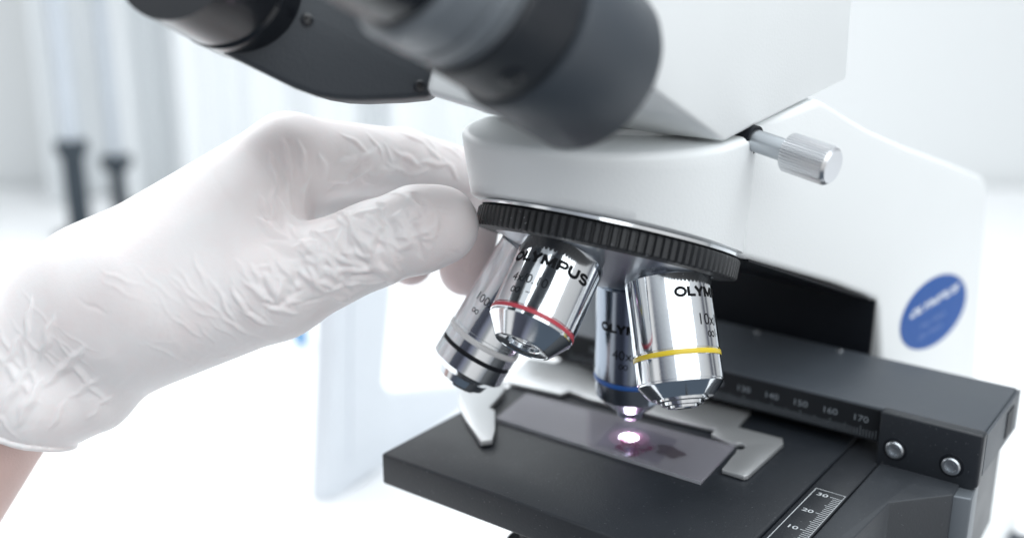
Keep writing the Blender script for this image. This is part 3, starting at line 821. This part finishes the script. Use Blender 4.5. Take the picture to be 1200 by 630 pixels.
def arm_sdf(P):
    return smin(cone(P, FA0, FA1, 19.6, 25), cone(P, pc(130, 360, 322), FA0, 17, 19.6), 8)
CP = pc(30, 509, 318); CN = unit(np.array([-.34, -.94, .02]))
def glove_sdf(P):
    d = hand_sdf(P); d0 = d
    wob = .5*np.sin(P[:, 0]*.28)+.4*np.sin(P[:, 2]*.3+1)
    cut = (P-CP)@CN+wob
    d = np.maximum(d, cut)
    bead = np.sqrt(d0*d0+(cut+.5)**2)-1.0
    inner = -(arm_sdf(P)-1.0)
    return np.minimum(np.where(cut > -16, np.maximum(d, inner), d), bead)
def body_sdf(P):
    return smin(hand_sdf(P, False)+1.6, arm_sdf(P), 4)

def polygonise(fn, lo, hi, step):
    # surface nets on a narrow band
    lo = np.array(lo, float); hi = np.array(hi, float)
    F = 4
    n = (np.ceil((hi-lo)/(step*F)).astype(int))*F+1
    nc = (n-1)//F+1
    ax = [lo[k]+np.arange(nc[k])*step*F for k in range(3)]
    Gc = np.stack(np.meshgrid(*ax, indexing='ij'), -1).reshape(-1, 3)
    Dc = fn(Gc).reshape(nc)
    near = np.abs(Dc) < step*F*2.2
    val = np.repeat(np.repeat(np.repeat(Dc, F, 0), F, 1), F, 2)[:n[0], :n[1], :n[2]].astype(np.float32)
    nf = np.repeat(np.repeat(np.repeat(near, F, 0), F, 1), F, 2)[:n[0], :n[1], :n[2]]
    # dilate so that every fine node round the surface is exact
    nd = nf.copy()
    for k in range(3):
        nd |= np.roll(nf, F, k) | np.roll(nf, -F, k)
    idx = np.argwhere(nd)
    out = np.empty(len(idx), np.float32)
    for i in range(0, len(idx), 400000):
        out[i:i+400000] = fn(lo+idx[i:i+400000]*step)
    val[nd] = out
    s = val < 0
    cs = np.zeros(tuple(n-1), np.int8)
    for i in (0, 1):
        for j in (0, 1):
            for k in (0, 1):
                cs += s[i:n[0]-1+i, j:n[1]-1+j, k:n[2]-1+k]
    cells = np.argwhere((cs > 0) & (cs < 8))
    vid = -np.ones(tuple(n-1), np.int64); vid[tuple(cells.T)] = np.arange(len(cells))
    acc = np.zeros((len(cells), 3)); cnt = np.zeros(len(cells))
    cor = [(i, j, k) for i in (0, 1) for j in (0, 1) for k in (0, 1)]
    for a_ in cor:
        for k in range(3):
            if a_[k] == 0:
                b_ = list(a_); b_[k] = 1
                va = val[tuple((cells+np.array(a_)).T)]; vb = val[tuple((cells+np.array(b_)).T)]
                cr_ = (va < 0) != (vb < 0)
                t_ = np.where(cr_, va/(va-vb+1e-12), 0)
                p_ = np.tile(np.array(a_, float), (len(cells), 1)); p_[:, k] += t_
                acc += p_*cr_[:, None]; cnt += cr_
    V = lo+(cells+acc/cnt[:, None])*step
    Q = []
    for k in range(3):
        o1, o2 = (k+1) % 3, (k+2) % 3
        sl0 = [slice(None)]*3; sl1 = [slice(None)]*3
        sl0[k] = slice(0, -1); sl1[k] = slice(1, None)
        e = np.argwhere(s[tuple(sl0)] != s[tuple(sl1)])
        ok = (e[:, o1] > 0) & (e[:, o2] > 0) & (e[:, o1] < n[o1]-1) & (e[:, o2] < n[o2]-1)
        e = e[ok]
        def g_(d1, d2):
            c_ = e.copy(); c_[:, o1] -= d1; c_[:, o2] -= d2
            return vid[tuple(c_.T)]
        q_ = np.stack([g_(0, 0), g_(1, 0), g_(1, 1), g_(0, 1)], 1)
        flip = ~s[tuple(e.T)]
        q_[flip] = q_[flip][:, ::-1]
        Q.append(q_)
    Q = np.concatenate(Q)
    Q = Q[(Q >= 0).all(1)]
    return V, Q
def grad(fn, V, h=.35):
    g = np.stack([fn(V+np.eye(3)[k]*h)-fn(V-np.eye(3)[k]*h) for k in range(3)], 1)
    return g/(np.linalg.norm(g, axis=1)[:, None]+1e-9)
def laplace(V, Q, it=2, lam=.5):
    e = np.concatenate([Q[:, [0, 1]], Q[:, [1, 2]], Q[:, [2, 3]], Q[:, [3, 0]]])
    for _ in range(it):
        a_ = np.zeros_like(V); c_ = np.zeros(len(V))
        np.add.at(a_, e[:, 0], V[e[:, 1]]); np.add.at(c_, e[:, 0], 1)
        np.add.at(a_, e[:, 1], V[e[:, 0]]); np.add.at(c_, e[:, 1], 1)
        V = V+(a_/c_[:, None]-V)*lam
    return V
def to_world(V):
    return CAM+V[:, :1]*RGT+V[:, 1:2]*UPV+V[:, 2:]*FWD
def fast_obj(name, V, Q, mt, parent=None, base=None):
    me = bpy.data.meshes.new(name)
    base = np.array(base, float)
    W_ = (to_world(V)-base)*MM
    me.vertices.add(len(W_)); me.vertices.foreach_set('co', W_.astype(np.float32).ravel())
    me.loops.add(Q.size); me.loops.foreach_set('vertex_index', Q.astype(np.int32).ravel())
    me.polygons.add(len(Q)); me.polygons.foreach_set('loop_start', np.arange(0, Q.size, 4, dtype=np.int32))
    me.polygons.foreach_set('use_smooth', np.ones(len(Q), bool))
    me.update(calc_edges=True); me.validate()
    me.materials.append(mt)
    o = bpy.data.objects.new(name, me); scene.collection.objects.link(o)
    ROOT_LOC[o.name] = base
    if parent is not None: o.parent = parent
    else: o.location = Vector(base)*MM
    return o

V, Q = polygonise(glove_sdf, (-165, -75, 285), (0, 50, 412), .52)
Nv = grad(glove_sdf, V, .5)
zpx = np.stack([600+CF*V[:, 0]/V[:, 2], 315-CF*V[:, 1]/V[:, 2]], 1)
front = Nv[:, 2] < .25
# folds in the latex: short creased ridges and troughs, each with its own place, direction and size
rs = np.random.RandomState(11)
dpos = np.zeros(len(V)); dneg = np.zeros(len(V))
def fold(px, py, ang, length, amp, slope=.42, curve=0.0, skew=1.0, rnd=.12):
    # one crease: a sharp ridge (amp > 0) or trough with nearly flat flanks, fading out at both ends
    d2 = (zpx[:, 0]-px)**2+(zpx[:, 1]-py)**2
    cand = np.where(front & (d2 < 64))[0]
    if len(cand) == 0: return
    k_ = cand[V[cand, 2].argmin()]
    c_, nn = V[k_], Nv[k_]
    tv = np.array([cos(ang), -sin(ang), 0.0]); tv = unit(tv-nn*np.dot(tv, nn)); bv = np.cross(nn, tv)
    r_ = length+abs(amp)/slope*2+2
    sel = np.where(((V-c_)**2).sum(1) < r_*r_)[0]
    q_ = V[sel]-c_
    s_ = q_@tv; t_ = q_@bv+curve*s_*s_/length+.25*np.sin(s_*.9+px)
    a_ = abs(amp)*np.clip(1-(np.abs(s_)/length)**1.6, 0, 1)
    sl_ = np.where(t_ > 0, slope, slope/skew)
    h_ = a_-sl_*(np.sqrt(t_*t_+rnd*rnd)-rnd)
    # flanks run out softly
    h_ = np.where(h_ > .18*a_, h_-.09*a_, np.clip(h_, 0, None)**2/(.36*a_+1e-6))
    h_ = np.clip(h_, 0, None)*sstep(Nv[sel]@nn, .25, .7)
    if amp > 0: dpos[sel] = np.maximum(dpos[sel], h_)
    else: dneg[sel] = np.maximum(dneg[sel], h_)
def sstep(x, a, b):
    t_ = np.clip((x-a)/(b-a), 0, 1); return t_*t_*(3-2*t_)
def line(pts, amp, slope=.42, skew=1.0):
    for (x0_, y0_), (x1_, y1_) in zip(pts[:-1], pts[1:]):
        L_ = math.hypot(x1_-x0_, y1_-y0_)/4.2
        fold((x0_+x1_)/2, (y0_+y1_)/2, math.atan2(y1_-y0_, x1_-x0_), L_*.78, amp, slope, 0, skew)
# the strong folds that can be read off the thumb (photograph columns and rows)
for pts, a_ in (
    ([(489, 218), (499, 235), (485, 252), (497, 276)], -.8), ([(443, 230), (460, 268), (444, 300), (456, 318)], -.95), ([(478, 222), (492, 246), (470, 268), (482, 296)], .7),
    ([(452, 250), (480, 240), (520, 236)], .55), ([(430, 262), (470, 285), (508, 280)], .7), ([(403, 252), (425, 290), (450, 308)], .9), ([(432, 244), (448, 262), (436, 292)], .75),
    ([(398, 262), (402, 290), (425, 318)], -.7), ([(372, 290), (400, 303), (436, 308)], .8), ([(352, 275), (372, 292), (366, 322), (382, 347)], .95), ([(392, 270), (384, 300), (398, 334)], .7),
    ([(342, 290), (356, 312), (352, 340)], -.7), ([(330, 300), (350, 325), (388, 345)], .75), ([(316, 318), (332, 335), (330, 368)], .85), ([(350, 300), (380, 322), (420, 326)], .6),
    ([(305, 312), (318, 340), (312, 372)], -.55), ([(385, 318), (415, 330), (447, 328)], -.6), ([(290, 340), (320, 362), (348, 374)], .7), ([(410, 330), (440, 318), (470, 312)], .5),
    ([(270, 345), (285, 372), (312, 390)], .6), ([(465, 300), (490, 290), (520, 262)], .5), ([(500, 225), (520, 250), (515, 285)], .4), ([(255, 350), (268, 380), (290, 402)], .4),
    # web and index finger
    ([(322, 178), (330, 215), (322, 255)], .6), ([(340, 172), (349, 210), (340, 252)], .65), ([(358, 176), (366, 212), (360, 246)], .6), ([(378, 190), (392, 212), (420, 222)], .8),
    ([(400, 196), (424, 190), (450, 176)], .7), ([(418, 214), (440, 204), (470, 206)], .7), ([(388, 232), (410, 218), (425, 200)], -.6), ([(470, 178), (500, 190), (540, 190)], .6),
    ([(460, 196), (482, 206), (508, 206)], .5), ([(505, 170), (525, 184), (546, 204)], .55),
    # cuff
    ([(8, 470), (40, 420), (60, 380)], .8), ([(30, 492), (52, 450), (96, 410)], .9), ([(66, 505), (84, 472), (120, 446)], .5), ([(0, 440), (22, 402), (30, 360)], .6),
    ([(104, 500), (118, 482), (140, 466)], .35)):
    line(pts, a_)
def scatter(n, box, ang0, spread, len_, amp_, bias=.25, slope=.4):
    x0_, y0_, x1_, y1_ = box
    for _ in range(n):
        fold(rs.uniform(x0_, x1_), rs.uniform(y0_, y1_), radians(ang0+rs.uniform(-spread, spread)), rs.uniform(*len_), rs.uniform(*amp_)*(1 if rs.rand() > bias else -1), slope, rs.uniform(-.12, .12), rs.uniform(.7, 1.8))
scatter(12, (320, 250, 500, 360), 58, 30, (6, 10), (.6, .95), .3, .34)
scatter(28, (310, 240, 505, 370), 62, 22, (3.5, 7), (.25, .6), .2)
scatter(24, (310, 240, 500, 370), -14, 20, (3.5, 7), (.22, .5), .2)
scatter(26, (215, 310, 330, 410), 52, 16, (4, 9), (.12, .30), .2)
scatter(14, (150, 330, 290, 430), 40, 20, (5, 10), (.06, .16), .2, .25)
scatter(10, (400, 155, 545, 225), 30, 50, (3, 6), (.2, .45))
scatter(8, (20, 300, 160, 420), 30, 18, (6, 12), (.08, .22), .2, .25)
scatter(5, (-10, 400, 130, 505), 62, 14, (8, 14), (.25, .5), .0, .3)
scatter(8, (500, 275, 575, 345), 70, 40, (2, 4), (.1, .25))
disp = 1.5*(dpos-dneg)
# crumpled facets where the latex is loose: thumb, index finger, web and cuff
dT = smin(cone(V, T_MCP, T_IP, 14.2, 11.4), cone(V, T_IP, T_TIP, 11.6, 11.1), 2)
wT = 1-sstep(dT, .5, 5)
wT *= sstep(zpx[:, 0], 285, 345)*(1-.75*sstep(zpx[:, 0], 508, 535))
wI = (1-sstep(chain(V, F_IDX, 2), .5, 4))*sstep(zpx[:, 0], 375, 430)
wC = sstep(zpx[:, 1]+.35*zpx[:, 0], 425, 475)*(1-sstep(zpx[:, 0], 110, 190))
wB = (1-sstep(np.hypot((zpx[:, 0]-250)/95, (zpx[:, 1]-380)/60), .6, 1.3))
ff = sstep(-Nv[:, 2], .08, .55)
def ridge(p, cell, ang, st):
    ca_, sa_ = cos(ang), sin(ang)
    q = Vector(((p[0]*ca_+p[1]*sa_)/cell/st, (-p[0]*sa_+p[1]*ca_)/cell, p[2]/cell))
    q = q+mnoise.noise_vector(q*.7)*.55
    r_ = max(0.0, 1-abs(mnoise.noise(q))*2.4)
    return r_*r_
fine = np.zeros(len(V))
for i_ in np.where(((wT > .02) | (wI > .02) | (wC > .02) | (wB > .02)) & (ff > .02))[0]:
    p = V[i_]; h_ = 0.0
    if wT[i_] > .02:
        h_ += wT[i_]*(.10*ridge(p, 8.5, 1.05, 2.4)+.06*ridge(p+77, 3.2, .5, 1.8))
    if wI[i_] > .02:
        h_ += wI[i_]*(.10*ridge(p+57, 8, -.3, 1.8)+.06*ridge(p+5, 4.5, .9, 1.6))
    if wC[i_] > .02:
        h_ += wC[i_]*(.22*ridge(p+83, 12.0, 1.0, 2.8)+.08*ridge(p+11, 5, .5, 2.6))
    if wB[i_] > .02:
        h_ += wB[i_]*(.05*ridge(p+19, 2.8, -.6, 2.4)+.06*ridge(p+3, 3.5, .8, 2.4))
    fine[i_] = h_*ff[i_]
V = V+Nv*(disp*(.15+.85*ff)+fine)[:, None]
V0 = V.copy()
V = laplace(V, Q, 1, .18)

M_SKIN = mat('skin', (.64, .45, .41), .5, vary=.10, vscale=90, bump=.3, bscale=1800, sss=.25)
M_GLOVE = mat('white_latex', (.86, .83, .83), .42, vary=.015, vscale=60, bump=.08, bscale=900, spec=.42, sss=.28)
nt = M_GLOVE.node_tree; N, L_n = nt.nodes, nt.links
pb = N['Principled BSDF']; src = pb.inputs['Base Color'].links[0].from_socket
gt = N.new('ShaderNodeTexCoord'); gn = N.new('ShaderNodeTexNoise'); gn.inputs['Scale'].default_value = 38; gn.inputs['Detail'].default_value = 7; gn.inputs['Roughness'].default_value = .62
L_n.new(gt.outputs['Object'], gn.inputs['Vector'])
gr_ = N.new('ShaderNodeMapRange'); gr_.inputs[1].default_value = .42; gr_.inputs[2].default_value = .72; gr_.inputs[4].default_value = .45
gm = N.new('ShaderNodeMix'); gm.data_type = 'RGBA'; gm.inputs[7].default_value = (.80, .68, .665, 1)
L_n.new(gn.outputs[0], gr_.inputs[0]); L_n.new(gr_.outputs[0], gm.inputs[0]); L_n.new(src, gm.inputs[6]); ga = N.new('ShaderNodeAttribute'); ga.attribute_name = 'skin_shade'
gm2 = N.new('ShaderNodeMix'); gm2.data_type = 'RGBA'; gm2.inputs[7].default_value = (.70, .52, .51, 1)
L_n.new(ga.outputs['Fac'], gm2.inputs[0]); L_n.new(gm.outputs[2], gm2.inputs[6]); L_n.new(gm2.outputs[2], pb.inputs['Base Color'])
Vb, Qb = polygonise(body_sdf, (-260, -150, 282), (0, 50, 412), 1.5)
hb = to_world(np.array([pc(-60, 560, 330)]))[0]
person = fast_obj('person', Vb, Qb, M_SKIN, base=hb)
tag(person, 'left forearm and hand in a white latex glove turning the nosepiece ring', 'person')
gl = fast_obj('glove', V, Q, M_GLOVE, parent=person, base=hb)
# tint where skin shows through the latex, with painted shade behind the thumb
skin_shade = np.zeros(len(V))
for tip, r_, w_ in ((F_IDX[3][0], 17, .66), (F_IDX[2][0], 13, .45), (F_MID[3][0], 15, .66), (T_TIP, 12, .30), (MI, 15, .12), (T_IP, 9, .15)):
    skin_shade = np.maximum(skin_shade, w_*np.exp(-(((V-tip)**2).sum(1)/r_**2)**1.5))
at_ = gl.data.attributes.new('skin_shade', 'FLOAT', 'POINT')
if len(gl.data.vertices) == len(V): at_.data.foreach_set('value', skin_shade.astype(np.float32))
